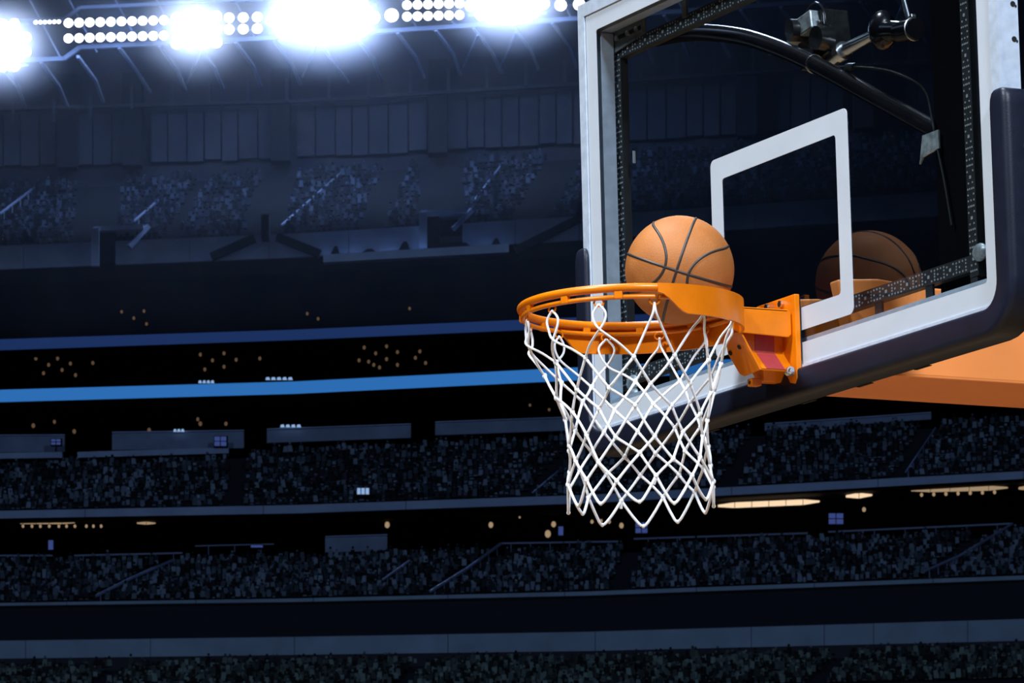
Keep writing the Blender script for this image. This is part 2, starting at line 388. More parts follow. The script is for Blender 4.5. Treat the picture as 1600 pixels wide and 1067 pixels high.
# rails along the tops of the decks, stair rails on the gangways
def rail(pts, v, label, posts=6, w=.10):
    t = thing('railing', label, 'railing', at(*pts[0], v if not isinstance(v, tuple) else v[0]))
    vv = v if isinstance(v, tuple) else (v,)*len(pts)
    W = [at(p[0], p[1], q_) for p, q_ in zip(pts, vv)]
    mb = MB()
    for a, b in zip(W[:-1], W[1:]): mb.bar(a, b, w, w)
    mb.build('handrail', 'rail', t)
    for i in range(posts):
        s = (i+.5)/posts*(len(W)-1); k = min(int(s), len(W)-2); p = W[k].lerp(W[k+1], s-k)
        mb = MB(); mb.bar(p, p-Vector((0, 0, .55)), .05); mb.build('post', 'rail', t)
    return t
vr = V2+8.0
rail([(-60, 868), (82, 868)], vr, 'thin pale rail at the far left under the warm strip light')
rail([(116, 868), (285, 864)], vr, 'thin pale rail, second from the left, over the second deck')
rail([(783, 849), (966, 846)], vr, 'thin pale rail beneath the bottom of the net')
rail([(990, 842), (1262, 833)], vr, 'thin pale rail under the longest warm strip light')
rail([(1294, 831), (1582, 818)], vr, 'thin pale rail at the far right under the warm strip lights')
rail([(150, 931), (205, 903), (272, 874)], (V2+.4, V2+3, V2+6.5), 'sloping pale stair rail at the left of the second deck', 8, .13)
rail([(672, 924), (730, 888), (783, 849)], (V2+.4, V2+3.5, V2+7.8), 'sloping pale stair rail left of the net on the second deck', 8, .13)
rail([(598, 906), (640, 876)], (V2+1.5, V2+4.5), 'short pale stair rail in the middle of the second deck', 3)
rail([(1445, 892), (1500, 868), (1582, 818)], (V2+.4, V2+3, V2+7.8), 'sloping pale stair rail at the far right of the second deck', 8, .11)
rail([(832, 770), (905, 708)], (V3+.4, V3+5), 'faint sloping stair rail on the third deck left of the net', 6, .07)
rail([(1415, 738), (1462, 668)], (V3+.4, V3+5.5), 'faint sloping stair rail on the third deck under the orange arm', 6, .07)
rail([(0, 334), (50, 296)], (V6+2, V6+13), 'pale stair rail at the far left of the top deck', 4, .11)
rail([(210, 345), (262, 300)], (V6+2, V6+13), 'pale stair rail above the left gangway mouth of the top deck', 4, .11)
rail([(440, 352), (535, 268)], (V6+2, V6+14), 'pale stair rail in the middle of the top deck', 4, .11)
rail([(716, 345), (790, 250)], (V6+2, V6+14), 'pale stair rail above the right gangway mouth of the top deck', 4, .11)

# low box walls on top of the third deck
def boxwall(x0, x1, t0, t1, h, v, label, ledge=None):
    b = thing('box_wall', label, 'wall', at(x0, t0+h, v)); b['kind'] = 'structure'
    mb = MB(); ribbon(mb, [(x0, t0), (x1, t1)], [(x0, t0+h), (x1, t1+h)], v, .3, x0, x1); mb.build('wall_face', 'concrete', b)
    mb = MB(); ribbon(mb, [(x0, t0-1.6), (x1, t1-1.6)], [(x0, t0), (x1, t1)], v-.1, .5, x0, x1); mb.build('coping', 'fascia', b)
    if ledge:
        a, c, ya, yc, lh = ledge
        mb = MB(); ribbon(mb, [(a, ya), (c, yc)], [(a, ya+lh), (c, yc+lh)], v-1.0, .8, a, c); mb.build('ledge', 'fascia', b)
    return b
vb = V3+6.4
boxwall(-100, 101, 681, 680, 26, vb, 'dark low box wall at the far left above the third deck', (-100, 97, 709, 706, 9))
boxwall(175, 381, 676, 673, 27, vb, 'dark low box wall with a long pale ledge above the third deck', (121, 357, 706, 699, 9))
boxwall(417, 642, 671, 663, 21, vb, 'plain low box wall in the middle above the third deck')
boxwall(680, 900, 660, 652, 20, vb, 'plain low box wall just left of the net above the third deck')
boxwall(1195, 1455, 663, 645, 10, vb, 'thin pale wall top under the orange arm')
boxwall(508, 605, 839, 836, 24, V2+8.4, 'small pale block wall in the dark concourse left of the net')
# gangway mouths of the top deck
def mouth(x0, x1, y0, y1, label):
    t = thing('gangway_mouth', label, 'entrance', at(x0, y1, V6)); t['kind'] = 'structure'
    mb = MB(); ribbon(mb, [(x0, y0), (x1, y0-1)], [(x0, y1), (x1, y1-1)], V6+.5, 2.2, x0, x1); mb.build('opening', 'void', t)
    mb = MB(); ribbon(mb, [(x0-6, y0-7), (x1+44, y0-11)], [(x0-6, y0), (x1+44, y0-4)], V6-.2, 2.6, x0-6, x1+44); mb.build('lintel', 'fascia', t)
    mb = MB(); mb.bar(at(x0-3, y1, V6-.2), at(x0-3, y0-4, V6-.2), .35, .5); mb.build('jamb', 'fascia', t)
    mb = MB(); mb.bar(at(x1+22, y1-30, V6-.2), at(x1+52, y0-8, V6+.5), .25, .3); mb.build('side_rail', 'rail', t)
mouth(152, 180, 361, 416, 'dark gangway mouth with a pale lintel at the left of the upper parapet')
mouth(664, 686, 336, 388, 'dark gangway mouth with a pale lintel left of the backboard')

# back wall with cladding panels, roof and truss
WT = [(0, 178), (460, 166), (920, 138), (1600, 92)]; WB = [(0, 260), (460, 246), (920, 222), (1600, 180)]
vw = V6+17
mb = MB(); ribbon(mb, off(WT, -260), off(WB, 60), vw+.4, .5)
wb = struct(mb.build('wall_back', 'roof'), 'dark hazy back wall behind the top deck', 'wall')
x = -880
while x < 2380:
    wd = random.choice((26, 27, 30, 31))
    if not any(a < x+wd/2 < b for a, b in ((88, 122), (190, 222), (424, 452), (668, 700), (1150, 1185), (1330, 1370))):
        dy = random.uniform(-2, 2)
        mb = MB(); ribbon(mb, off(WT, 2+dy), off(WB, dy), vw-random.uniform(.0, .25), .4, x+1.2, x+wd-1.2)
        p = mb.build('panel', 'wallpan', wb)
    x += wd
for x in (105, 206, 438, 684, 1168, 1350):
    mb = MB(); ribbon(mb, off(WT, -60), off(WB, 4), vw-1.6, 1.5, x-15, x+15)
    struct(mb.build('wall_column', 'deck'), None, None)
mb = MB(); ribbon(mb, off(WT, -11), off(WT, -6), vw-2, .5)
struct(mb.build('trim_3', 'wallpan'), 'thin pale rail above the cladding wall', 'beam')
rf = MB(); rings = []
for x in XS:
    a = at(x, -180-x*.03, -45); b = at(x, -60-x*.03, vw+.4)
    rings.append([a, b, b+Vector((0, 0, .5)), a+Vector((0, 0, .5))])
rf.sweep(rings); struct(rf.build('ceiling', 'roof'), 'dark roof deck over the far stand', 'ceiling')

LT = [(0, 96), (100, 92), (125, 74), (460, 58), (920, 28), (1600, -20), (2400, -70)]     # lower chord of the light gantry
vg = V6+3
gt = thing('light_gantry', 'long steel gantry carrying the floodlights under the roof', 'gantry', at(0, 100, vg))
for dy, th in ((0, .28), (-62, .2)):
    for (xa, ya), (xb, yb) in zip(LT[:-1], LT[1:]):
        mb = MB(); mb.bar(at(xa if xa else -900, ya+dy+(28 if xa == 0 else 0), vg), at(xb, yb+dy, vg), th, th); mb.build('chord', 'truss', gt)
x = -800
while x < 1700:      # raking struts from gantry down to the wall head
    y = lin(LT, x)
    mb = MB(); a = at(x+14, y+2, vg); m_ = at(x+42, y+40, vg+5); b = at(x+58+random.uniform(-6, 6), y+72, vg+9)
    mb.bar(a, m_, .19, .19); mb.bar(m_, b, .19, .19); mb.build('raking_strut', 'strut', gt)
    if int(x) % 3 == 0:
        mb = MB(); mb.bar(at(x+80, y+10, vg+1), at(x+58, y+60, vg+8), .12, .12); mb.build('raking_strut', 'strut', gt)
    mb = MB(); mb.bar(at(x+34, y+62, vw-3), at(x+34, y+98, vw-3), .22, .22); mb.build('hanger', 'wallpan', gt)
    mb = MB(); mb.bar(at(x-4, y-95, vg), at(x+44, y-5, vg), .11, .11); mb.build('brace', 'truss', gt)
    x += 61+random.uniform(-5, 5)

# floodlights: every bank a thing, every lamp a part
def lampmeshes(r):
    n = 14; hb = MB(); rings = []
    for d, q_ in ((.0, 1.0), (.12, 1.02), (.42, .72), (.55, .45)):
        rings.append([RD*(math.cos(2*PI*j/n)*r*q_)+Vector((0, 0, math.sin(2*PI*j/n)*r*q_))+HD*d for j in range(n)])
    hb.sweep(rings)
    lb = MB(); lb.sweep([[RD*(math.cos(2*PI*j/n)*r*q_)+Vector((0, 0, math.sin(2*PI*j/n)*r*q_))+HD*d for j in range(n)] for d, q_ in ((-.01, .95), (-.07, .80), (-.10, .4))])
    return hb, lb
def bank(x0, x1, y0, y1, nx, ny, r, hot, label):
    t = thing('floodlight_bank', label, 'floodlights', at((x0+x1)/2, max(y0, y1)+12, vg-1.2), 'floodlight banks under the roof')
    hb, lb = lampmeshes(r)
    h0 = l0 = None
    mb = MB()
    for j in range(ny):
        yy = (y0+(y1-y0)*(j/(ny-1) if ny > 1 else .5))
        mb.bar(at(x0-4, yy, vg-.5), at(x1+4, yy-(x1-x0)*.03, vg-.5), .12, .12)
    mb.build('frame', 'truss', t)
    for j in range(ny):
        for i in range(nx):
            x = x0+(x1-x0)*(i/(nx-1) if nx > 1 else .5); y = y0+(y1-y0)*(j/(ny-1) if ny > 1 else .5)-(x-x0)*.03
            if hot and ny > 2 and ((i-(nx-1)/2)/(nx/2))**2+((j-(ny-1)/2)/(ny/2))**2 > 1.12: continue     # corners left out, giving the cluster the round shape of its glow
            p = at(x, y, vg-1.2)
            if h0 is None:
                h0 = hb.build('lamp', 'black', t, smooth=True); h0.location = p
                l0 = lb.build('lens', 'lens_hot' if hot else 'lens', h0, smooth=True); l0.matrix_parent_inverse = Matrix.Identity(4)
            else:
                h = share(h0, 'lamp', t, p)
                q_ = l0.copy(); q_.name = 'lens'; COL.objects.link(q_); q_.parent = h; q_.matrix_parent_inverse = Matrix.Identity(4)
    return t
bank(-50, 40, 40, 105, 6, 4, .36, True, 'blinding cluster of floodlights at the far left end of the gantry')
bank(56, 92, 35, 35, 6, 1, .13, False, 'short row of tiny lamps beside the far left cluster')
bank(107, 256, 36, 60, 10, 2, .31, False, 'two even rows of separate round floodlights near the left')
bank(276, 338, 28, 68, 5, 3, .36, True, 'blinding cluster of floodlights to the right of the two even rows')
bank(358, 402, 28, 46, 3, 2, .34, False, 'small six lamp bank between two blinding clusters')
bank(424, 584, 12, 52, 10, 3, .40, True, 'widest blinding cluster of floodlights in the middle of the gantry')
bank(612, 612, 24, 24, 1, 1, .46, False, 'single round floodlight beside the widest cluster')
bank(636, 718, 8, 26, 6, 2, .31, False, 'two short rows of lamps left of the cluster by the backboard')
bank(735, 850, -6, 24, 8, 3, .36, True, 'blinding cluster of floodlights nearest the backboard')
bank(876, 905, 8, 8, 2, 1, .40, False, 'pair of lamps just left of the backboard corner')
for x, y, pw in ((5, 72, 1.3), (302, 46, .9), (450, 32, 1.0), (505, 28, 1.2), (560, 30, 1.0), (765, 8, .9), (825, 6, .9), (180, 48, .35)):
    L = bpy.data.lights.new('floodlight_glow', 'POINT'); L.energy = 2600*pw; L.color = (.32, .50, 1); L.shadow_soft_size = .9
    o = bpy.data.objects.new('floodlight_glow', L); COL.objects.link(o); o.location = at(x, y, vg-3)

# warm strip lights, small lamps and screens in the concourses
def strip(x0, x1, y0, y1, h, n, v, mat, label, taper=True):
    t = thing('strip_light', label, 'light', at((x0+x1)/2, y0+h, v))
    dx = (x1-x0)/n
    for i in range(n):
        a = x0+i*dx; b = a+dx-1.2; ya = y0+(y1-y0)*i/n; yb = y0+(y1-y0)*(i+1)/n
        h0 = h*(.35 if taper and i == 0 else 1); h1 = h*(.25 if taper and i == n-1 else 1)
        mb = MB(); mb.prism([at(a, ya+h/2+h0/2, v), at(b, yb+h/2+h1/2, v), at(b, yb+h/2-h1/2, v), at(a, ya+h/2-h0/2, v)], HD*.2)
        mb.build('light_panel', mat, t)
vs_ = V3+3
strip(1122, 1282, 786, 779, 8, 6, vs_, 'warm', 'long warm white strip light just right of the net bottom')
strip(1322, 1364, 771, 769, 8, 2, vs_, 'warm', 'short tapered warm light between the two long strips')
strip(1424, 1576, 762, 758, 7, 5, vs_, 'warm_dim', 'long toothed warm strip light at the right')
strip(1592, 1640, 758, 756, 9, 2, vs_, 'warm_dim', 'warm light cut off by the right edge of the picture')
strip(16, 118, 814, 814, 4, 5, vs_, 'warm_dim', 'warm strip light at the far left under the fascia')
strip(214, 244, 815, 815, 4, 2, vs_, 'warm_dim', 'tiny warm strip near the far left rails')
lm = MB(); lm.ball((0, 0, 0), .07, 8, 6)
base_l = None
def dot(x, y, v, r, mat, label, group):
    mb = MB(); mb.ball((0, 0, 0), r, 8, 6, (1, 1, 1.25)); o = mb.build('downlight', mat, smooth=True); o.location = at(x, y, v)
    return tag(o, label, 'lamp', group)
for x in (36, 50, 63, 77, 92, 104, 117, 135, 146, 158): dot(x, 822, vs_, .085, 'warm_dim', 'small warm lamp in the row under the far left strip light', 'lamps under the left strip light')
for i in range(7): dot(1440+i*19, 773-i*.7, vs_-.2, .10, 'warm_dim', 'small warm tooth of light under the toothed strip at the right', 'lamps under the right strip light')
for x, y, r, nm in ((605, 820, .16, 'oval warm lamp just right of the pale block wall'), (767, 820, .15, 'lone oval warm lamp between the pale block wall and the net'),
                (843, 795, .11, 'small warm lamp close under the fascia left of the net bottom'), (865, 819, .15, 'upper of two bright warm lamps left of the net bottom'),
                (856, 834, .19, 'lower and largest warm lamp left of the net bottom'), (925, 815, .10, None), (939, 814, .10, None), (952, 815, .10, None),
                (971, 821, .14, 'warm lamp just left of the four pane screen under the net'), (1350, 796, .12, 'warm lamp below the short tapered light at the right'),
                (1520, 875, .09, 'tiny warm lamp among the seats at the right of the second deck'), (812, 808, .06, 'faintest warm lamp under the fascia left of the net bottom')):
    dot(x, y, V2+(11.5 if x < 1500 else 6), r, 'warm_dim', nm or 'small warm lamp in the row of three behind the net bottom', 'concourse lamps under the third deck' if nm else 'row of three lamps behind the net bottom')
for x, y in ((190, 487), (225, 486), (209, 497), (229, 506), (497, 498), (480, 490), (640, 482)):
    dot(x, y, V5+6, .09, 'warm_dot', 'faint lamp in the black level above the navy ribbon', 'lamps above the navy ribbon')
for x, y in ((56, 560), (90, 560), (76, 570), (110, 568), (97, 578), (68, 583), (145, 567), (118, 586), (313, 554), (350, 552), (332, 563), (369, 562), (350, 573), (320, 577), (406, 560), (569, 543), (604, 541), (587, 552), (621, 550), (604, 561), (656, 549), (561, 563), (576, 565), (584, 570), (621, 570), (649, 559), (665, 567), (593, 574)):
    k = 'at the far left' if x < 200 else 'in the left middle' if x < 450 else 'left of the net'
    dot(x, y, V4+6, .10, 'warm_dot', 'faint lamp in the cluster '+k+' between the two ribbon boards', 'lamps between the ribbon boards '+k)
for x, y, r in ((157, 636, .16), (415, 629, .16), (673, 618, .16), (695, 624, .16), (656, 626, .12), (233, 672, .12), (52, 665, .12), (85, 659, .10), (116, 674, .12), (313, 662, .12), (353, 662, .11), (309, 655, .1), (828, 633, .08), (858, 640, .08)):
    dot(x, y, V3+12, r, 'warm_dot', 'faint lamp in the dark level under the bright ribbon board', 'lamps under the bright ribbon board')
def screen(x, y, w_, h_, v, n, mat, label, nm='wall_screen'):
    t = thing(nm, label, 'screen', at(x, y+h_/2, v))
    mb = MB(); mb.prism([at(x-w_/2-1, y+h_/2+1, v+.06), at(x+w_/2+1, y+h_/2+1, v+.06), at(x+w_/2+1, y-h_/2-1, v+.06), at(x-w_/2-1, y-h_/2-1, v+.06)], HD*.2); mb.build('housing', 'void', t)
    for i in range(n):
        for j in range(n if n < 3 else 1):
            a = x-w_/2+i*w_/n; b = a+w_/n-1.5; jj = n if n < 3 else 1; c = y-h_/2+j*h_/jj; d = c+h_/jj-1.5
            mb = MB(); mb.prism([at(a, d, v), at(b, d, v), at(b, c, v), at(a, c, v)], HD*.05); mb.build('pane', mat, t)
screen(1003, 825, 20, 18, V2+11.6, 2, 'screen', 'blue four pane screen in the concourse under the net')
screen(1307, 811, 24, 18, V2+11.6, 2, 'screen', 'blue four pane screen in the concourse below the arm')
screen(568, 768, 20, 11, V3+.25, 3, 'screen_white', 'small bright pale blue screen among the third deck seats')
screen(402, 854, 20, 5, V2+8, 1, 'screen', 'small glowing pane imitating a blue glint on the counter left of the pale block wall', 'counter_glint')  # glint on the counter put in as a glowing pane
rail([(305, 853), (428, 850)], V2+8.2, 'thin pale counter edge left of the pale block wall', 3, .07)
screen(80, 852, 9, 16, V2+11.6, 1, 'screen', 'tiny blue screen at the far left above the rails')
screen(877, 830, 9, 15, V2+11.6, 1, 'screen', 'tiny blue screen left of the net above the rails')
screen(345, 690, 20, 16, vb-1.2, 2, 'screen', 'pair of small bluish monitors on the left box ledge')
screen(88, 691, 16, 10, vb-1.2, 2, 'screen', 'pair of small bluish monitors at the far left box wall')
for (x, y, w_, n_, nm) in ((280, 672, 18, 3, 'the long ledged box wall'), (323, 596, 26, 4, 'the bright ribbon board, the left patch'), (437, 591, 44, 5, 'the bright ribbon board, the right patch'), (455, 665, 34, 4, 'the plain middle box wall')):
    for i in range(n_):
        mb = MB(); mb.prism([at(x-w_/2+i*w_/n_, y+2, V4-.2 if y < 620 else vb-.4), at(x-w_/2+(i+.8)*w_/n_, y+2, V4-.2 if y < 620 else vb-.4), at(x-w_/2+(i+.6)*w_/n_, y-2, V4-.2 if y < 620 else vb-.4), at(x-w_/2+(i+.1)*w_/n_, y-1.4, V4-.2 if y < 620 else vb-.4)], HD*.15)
        tag(mb.build('glowing_scrap', 'screen_white'), 'small glowing scrap on top of '+nm, 'paper', 'bright scraps on '+nm)  # brightness of the scraps put in as emission

# haze under the roof, lit by the floodlights
m, n, l = nt('haze'); n.remove(n['Principled BSDF'])
vo = n.new('ShaderNodeVolumeScatter'); vo.inputs['Color'].default_value = (.75, .85, 1, 1); vo.inputs['Density'].default_value = .0018; vo.inputs['Anisotropy'].default_value = .25
l.new(vo.outputs[0], n['Material Output'].inputs['Volume']); M['haze'] = m
hz = MB(); p = [stand(u, v_, z) for z in (at(800, 470, -10).z, 110) for u, v_ in ((-130, -34), (130, -34), (130, 23), (-130, 23))]
hz.hexa(p); ho = hz.build('haze', 'haze'); tag(ho, 'blue haze hanging in the far stand and glowing round the floodlights', 'haze', kind='stuff')

# added haze volumes that imitate the glow round the blinding clusters
m, n, l = nt('glow_haze_dense'); n.remove(n['Principled BSDF'])
vo = n.new('ShaderNodeVolumeScatter'); vo.inputs['Color'].default_value = (.75, .85, 1, 1); vo.inputs['Anisotropy'].default_value = .2
tc = n.new('ShaderNodeTexCoord'); mp = n.new('ShaderNodeMapping'); mp.inputs['Location'].default_value = (-1, -1, -1); mp.inputs['Scale'].default_value = (2, 2, 2)
gr = n.new('ShaderNodeTexGradient'); gr.gradient_type = 'QUADRATIC_SPHERE'; mu = n.new('ShaderNodeMath'); mu.operation = 'MULTIPLY'; mu.inputs[1].default_value = .34
l.new(tc.outputs['Generated'], mp.inputs['Vector']); l.new(mp.outputs[0], gr.inputs[0]); l.new(gr.outputs['Fac'], mu.inputs[0]); l.new(mu.outputs[0], vo.inputs['Density'])
l.new(vo.outputs[0], n['Material Output'].inputs['Volume']); M['glow_haze_dense'] = m
M['glow_haze_thin'] = m.copy(); M['glow_haze_thin'].name = 'glow_haze_thin'
for k in M['glow_haze_thin'].node_tree.nodes:
    if k.type == 'MATH': k.inputs[1].default_value = .030
for x, y, rx, ry, nm in ((2, 72, 150, 110, 'at the far left end of the gantry'), (302, 48, 130, 105, 'right of the two even lamp rows'), (505, 30, 200, 115, 'in the middle of the gantry'), (795, 4, 170, 105, 'beside the backboard corner'), (430, 20, 760, 150, 'stretching thinly along the whole gantry')):
    hb = MB(); hb.ball((0, 0, 0), 1, 32, 20); c = at(x, y, vg-3.2)
    hb.v = [tuple(c+RD*(p[0]*rx*.039)+HD*(p[1]*3.0)+Vector((0, 0, p[2]*ry*.039))) for p in hb.v]
    tag(hb.build('glow_puff', 'glow_haze_thin' if rx > 500 else 'glow_haze_dense', smooth=True, angle=180), ('added puff imitating the glow round the blinding cluster ' if rx < 500 else 'added veil imitating the blue glow ')+nm, 'haze', 'added glow round the clusters', 'stuff')

# ------------------------------------------------------------------ backboard
bb = thing('backboard', 'glass backboard with white border and target square, black padded lower edge', 'backboard', (0, .02, 2.86))
mb = MB(); mb.add([(-.925, 0, 2.90), (.925, 0, 2.90), (.925, 0, 3.965), (-.925, 0, 3.965)], [(0, 1, 2, 3)], 0)
g = [(-.925, .012, 2.90), (.925, .012, 2.90), (.925, .012, 3.965), (-.925, .012, 3.965)]
mb.add(g, [(3, 2, 1, 0)], 1)
mb.add([mb.v[i] for i in range(8)], [(0, 4, 5, 1), (1, 5, 6, 2), (2, 6, 7, 3), (3, 7, 4, 0)], 1)
mb.build('glass_pane', ['glass', 'glass_back'], bb, weld=True)
def frame_rect(x0, x1, z0, z1, w_, r_out, r_in, ya, yb, name, mat, parent):
    """a flat rectangular line with rounded corners"""
    def rr(a, b, c, d, r):
        pts = []
        for cx, cz, s in ((b-r, c+r, -90), (b-r, d-r, 0), (a+r, d-r, 90), (a+r, c+r, 180)):
            for k in range(6):
                t = math.radians(s+90*k/5); pts.append((cx+r*math.cos(t), cz+r*math.sin(t)))
        return pts
    o = rr(x0, x1, z0, z1, r_out); i = rr(x0+w_, x1-w_, z0+w_, z1-w_, r_in); n_ = len(o)
    vs_ = [(p[0], y, p[1]) for y in (ya, yb) for q_ in (o, i) for p in q_]; fs = []
    for k in range(n_):
        j = (k+1) % n_
        fs += [(k, j, n_+j, n_+k), (2*n_+k, 3*n_+k, 3*n_+j, 2*n_+j), (k, 2*n_+k, 2*n_+j, j), (n_+k, n_+j, 3*n_+j, 3*n_+k)]
    return MB().add(vs_, fs).build(name, mat, parent)
frame_rect(-.893, .893, 2.9285, 3.942, .05, .012, .009, -.0016, -.0002, 'border_line', 'white', bb)
frame_rect(-.305, .305, 3.006, 3.463, .0508, .016, .010, -.0016, -.0002, 'target_square', 'white', bb)
# aluminium frame: four rails with a front lip, box behind
def rail_part(p0, p1, inward, wd=.085, name='frame_rail'):
    """L-shaped rail: lip in front of the glass edge, box behind the border; p0->p1 the outer edge, mitred ends"""
    p0 = Vector(p0); p1 = Vector(p1); t = (p1-p0).normalized(); i = Vector(inward)
    prof = [(0, -.005), (.032, -.005), (.032, -.0005), (.003, -.0005), (.003, .0125), (wd, .0125), (wd, .046), (0, .046)]
    return MB().sweep([[p0+i*a+t*a+Vector((0, y, 0)) for a, y in prof], [p1+i*a-t*a+Vector((0, y, 0)) for a, y in prof]]).build(name, 'alu', bb)
XO, Z0, Z1 = .928, 2.897, 3.969
rt_ = rail_part((-XO, 0, Z1), (XO, 0, Z1), (0, 0, -1), .079)
rl = rail_part((-XO, 0, Z0), (-XO, 0, Z1), (1, 0, 0))
rr_ = rail_part((XO, 0, Z0), (XO, 0, Z1), (-1, 0, 0))
rb = rail_part((-XO, 0, Z0), (XO, 0, Z0), (0, 0, 1), .0955)
for z in (3.48, 3.555, 3.70, 3.85):
    mb = MB(); mb.tube([(XO-.002, .034, z), (XO+.0008, .034, z)], .0062, 12); mb.build('screw_hole', 'hole', rr_)
    mb = MB(); mb.tube([(XO-.002, .0405, z-.004), (XO+.0012, .0405, z-.004)], .003, 8); mb.build('screw', 'chrome', rr_)
# light strips: dark channel bars behind the glass with rows of tiny components
LX0, LX1, LZ0, LZ1 = -.846, .705, 3.050, 3.842
def strip_bar(a, b, across, name='light_strip'):
    a = Vector(a); b = Vector(b); t = (b-a).normalized(); c = Vector(across)
    mb = MB(); q_ = [a-c*.017, a+c*.017, a+c*.017+Vector((0, .02, 0)), a-c*.017+Vector((0, .02, 0))]
    mb.hexa(q_+[p+(b-a) for p in q_]); o = mb.build(name, 'alu_dark', bb)
    d = MB(); L = (b-a).length; n_ = int(L/.0125); rnd = random.Random(int(L*1000))
    for i in range(1, n_):
        s = a+t*(L*i/n_); k = i % 7
        offs = ((-.011, .011), (-.011, -.004, .004, .011), (-.008, .008), (0,), (-.011, .011), (-.010, -.003, .003, .010), (-.011, 0, .011))[k]
        for of in offs:
            p = s+c*of; e = .0019 if k != 3 else .0034
            d.hexa([p+t*u*e+c*w_*e+Vector((0, y, 0)) for y in (-.0012, .001) for u, w_ in ((-1, -1), (1, -1), (1, 1), (-1, 1))])
    od = d.build('component_dots', 'dot', o); od['kind'] = 'stuff'
    return o
YS = .056
strip_bar((LX0, YS, LZ0-.03), (LX0, YS, LZ1+.03), (1, 0, 0)); strip_bar((LX1, YS, LZ0-.03), (LX1, YS, LZ1+.03), (1, 0, 0))
strip_bar((LX0+.018, YS, LZ1), (LX1-.018, YS, LZ1), (0, 0, 1)); strip_bar((LX0+.018, YS, LZ0), (LX1-.018, YS, LZ0), (0, 0, 1))
for x in (-.62, .02, .31, .52, .70):
    mb = MB(); mb.box(x-.014, x+.014, .058, .064, 2.975, 3.035); mb.build('strip_tab', 'alu_dark', bb)
for x in (-.50, -.1, .3):
    mb = MB(); mb.box(x-.010, x+.010, .05, .056, 3.85, 3.89); mb.build('strip_tab', 'bracket_grey', bb)
for z, h in ((3.58, .035), (3.50, .05)):
    mb = MB(); mb.box(-.87, -.862, .03, .07, z-h/2, z+h/2); mb.build('strip_tab', 'bracket_grey', bb)
mb = MB(); mb.box(-.792, -.789, .062, .068, 3.56, 3.59); mb.build('cable_tie', 'dot', bb)
# slotted corner plate
cp = MB(); cp.prism([(-.895, .049, 3.905), (-.895, .049, 3.835), (-.69, .049, 3.857), (-.69, .049, 3.905)], (0, .004, 0)); cpo = cp.build('corner_plate', 'bracket_grey', bb)
mb = MB(); mb.box(-.85, -.71, .0478, .0495, 3.868, 3.878); mb.build('slot', 'hole', cpo)
for x in (-.862, -.825, -.77, -.725):
    mb = MB(); mb.tube([(x, .049, 3.872), (x, .042, 3.872)], .0075, 8); mb.build('bolt', 'chrome', cpo)
for x, z in ((-.80, 3.0), (.74, 3.065), (-.80, 3.03)):
    mb = MB(); mb.ball((x, .05, z), .022, 10, 6, (1.2, .5, .9)); mb.build('corner_clip', 'tape', bb, smooth=True)
# flat black panel behind the glass at the right
mb = MB(); mb.box(.53, .80, .082, .10, 2.95, 3.93); mb.build('rear_panel', 'black_matt', bb)
# padded lower edge
prof = []
for cx, cy, s in ((.006, -.012, 180), (.059, -.012, 270), (.059, .054, 0), (.006, .054, 90)):
    pass
def pad_prof():
    P = []
    for cn, cy, r_, s in ((.008, -.010, .008, 180), (.045, -.001, .017, 270), (.043, .043, .019, 0)):
        for k in range(6):
            t = math.radians(s+90*k/5); P.append((cn+r_*math.cos(t), cy+r_*math.sin(t)))
    P += [(.031, .062), (.031, .052), (.0305, -.0056), (.0, -.0056)]
    return P
pp = pad_prof(); rings = []
IX, IZ, CR = .899, 2.921, .055
def ring_at(px, pz, nx, nz, sc=1.0, lift=0):
    return [Vector((px+nx*a*sc, y*sc if sc < 1 else y, pz+nz*a*sc+lift)) for a, y in pp]
path = []
for z, s in ((3.372, .35), (3.370, .60), (3.364, .82), (3.352, .95), (3.335, 1), (3.15, 1)): path.append((-IX, z, -1, 0, s))
for k in range(9):
    t = math.radians(180+90*k/8); path.append((-IX+CR+CR*math.cos(t), IZ+CR+CR*math.sin(t), math.cos(t), math.sin(t), 1))
for k in range(1, 12): path.append((-IX+CR+(2*IX-2*CR)*k/12, IZ, 0, -1, 1))
for k in range(9):
    t = math.radians(270+90*k/8); path.append((IX-CR+CR*math.cos(t), IZ+CR+CR*math.sin(t), math.cos(t), math.sin(t), 1))
for z, s in ((3.15, 1), (3.335, 1), (3.352, .95), (3.364, .82), (3.370, .60), (3.372, .35)): path.append((IX, z, 1, 0, s))
for px, pz, nx, nz, s in path:
    rings.append([Vector((px+nx*(.0305+(a-.0305)*s), .028+(y-.028)*(1-(1-s)*.5) if y > -.004 else -.0056+(y+.0056)*s, pz+nz*(.0305+(a-.0305)*s))) for a, y in pp])
mb = MB(); mb.sweep(rings); pad = mb.build('bumper_pad', 'pad', bb, smooth=True, angle=50)
for x in (-.42, .02, .26, .50):
    mb = MB(); mb.box(x-.03, x+.03, .044, .052, 2.8575, 2.8592); mb.build('slot', 'hole', pad)
mb = MB(); mb.tube([(.958, .035, 3.245), (.9626, .035, 3.245)], .011, 14); mb.build('fixing_hole', 'hole', pad)

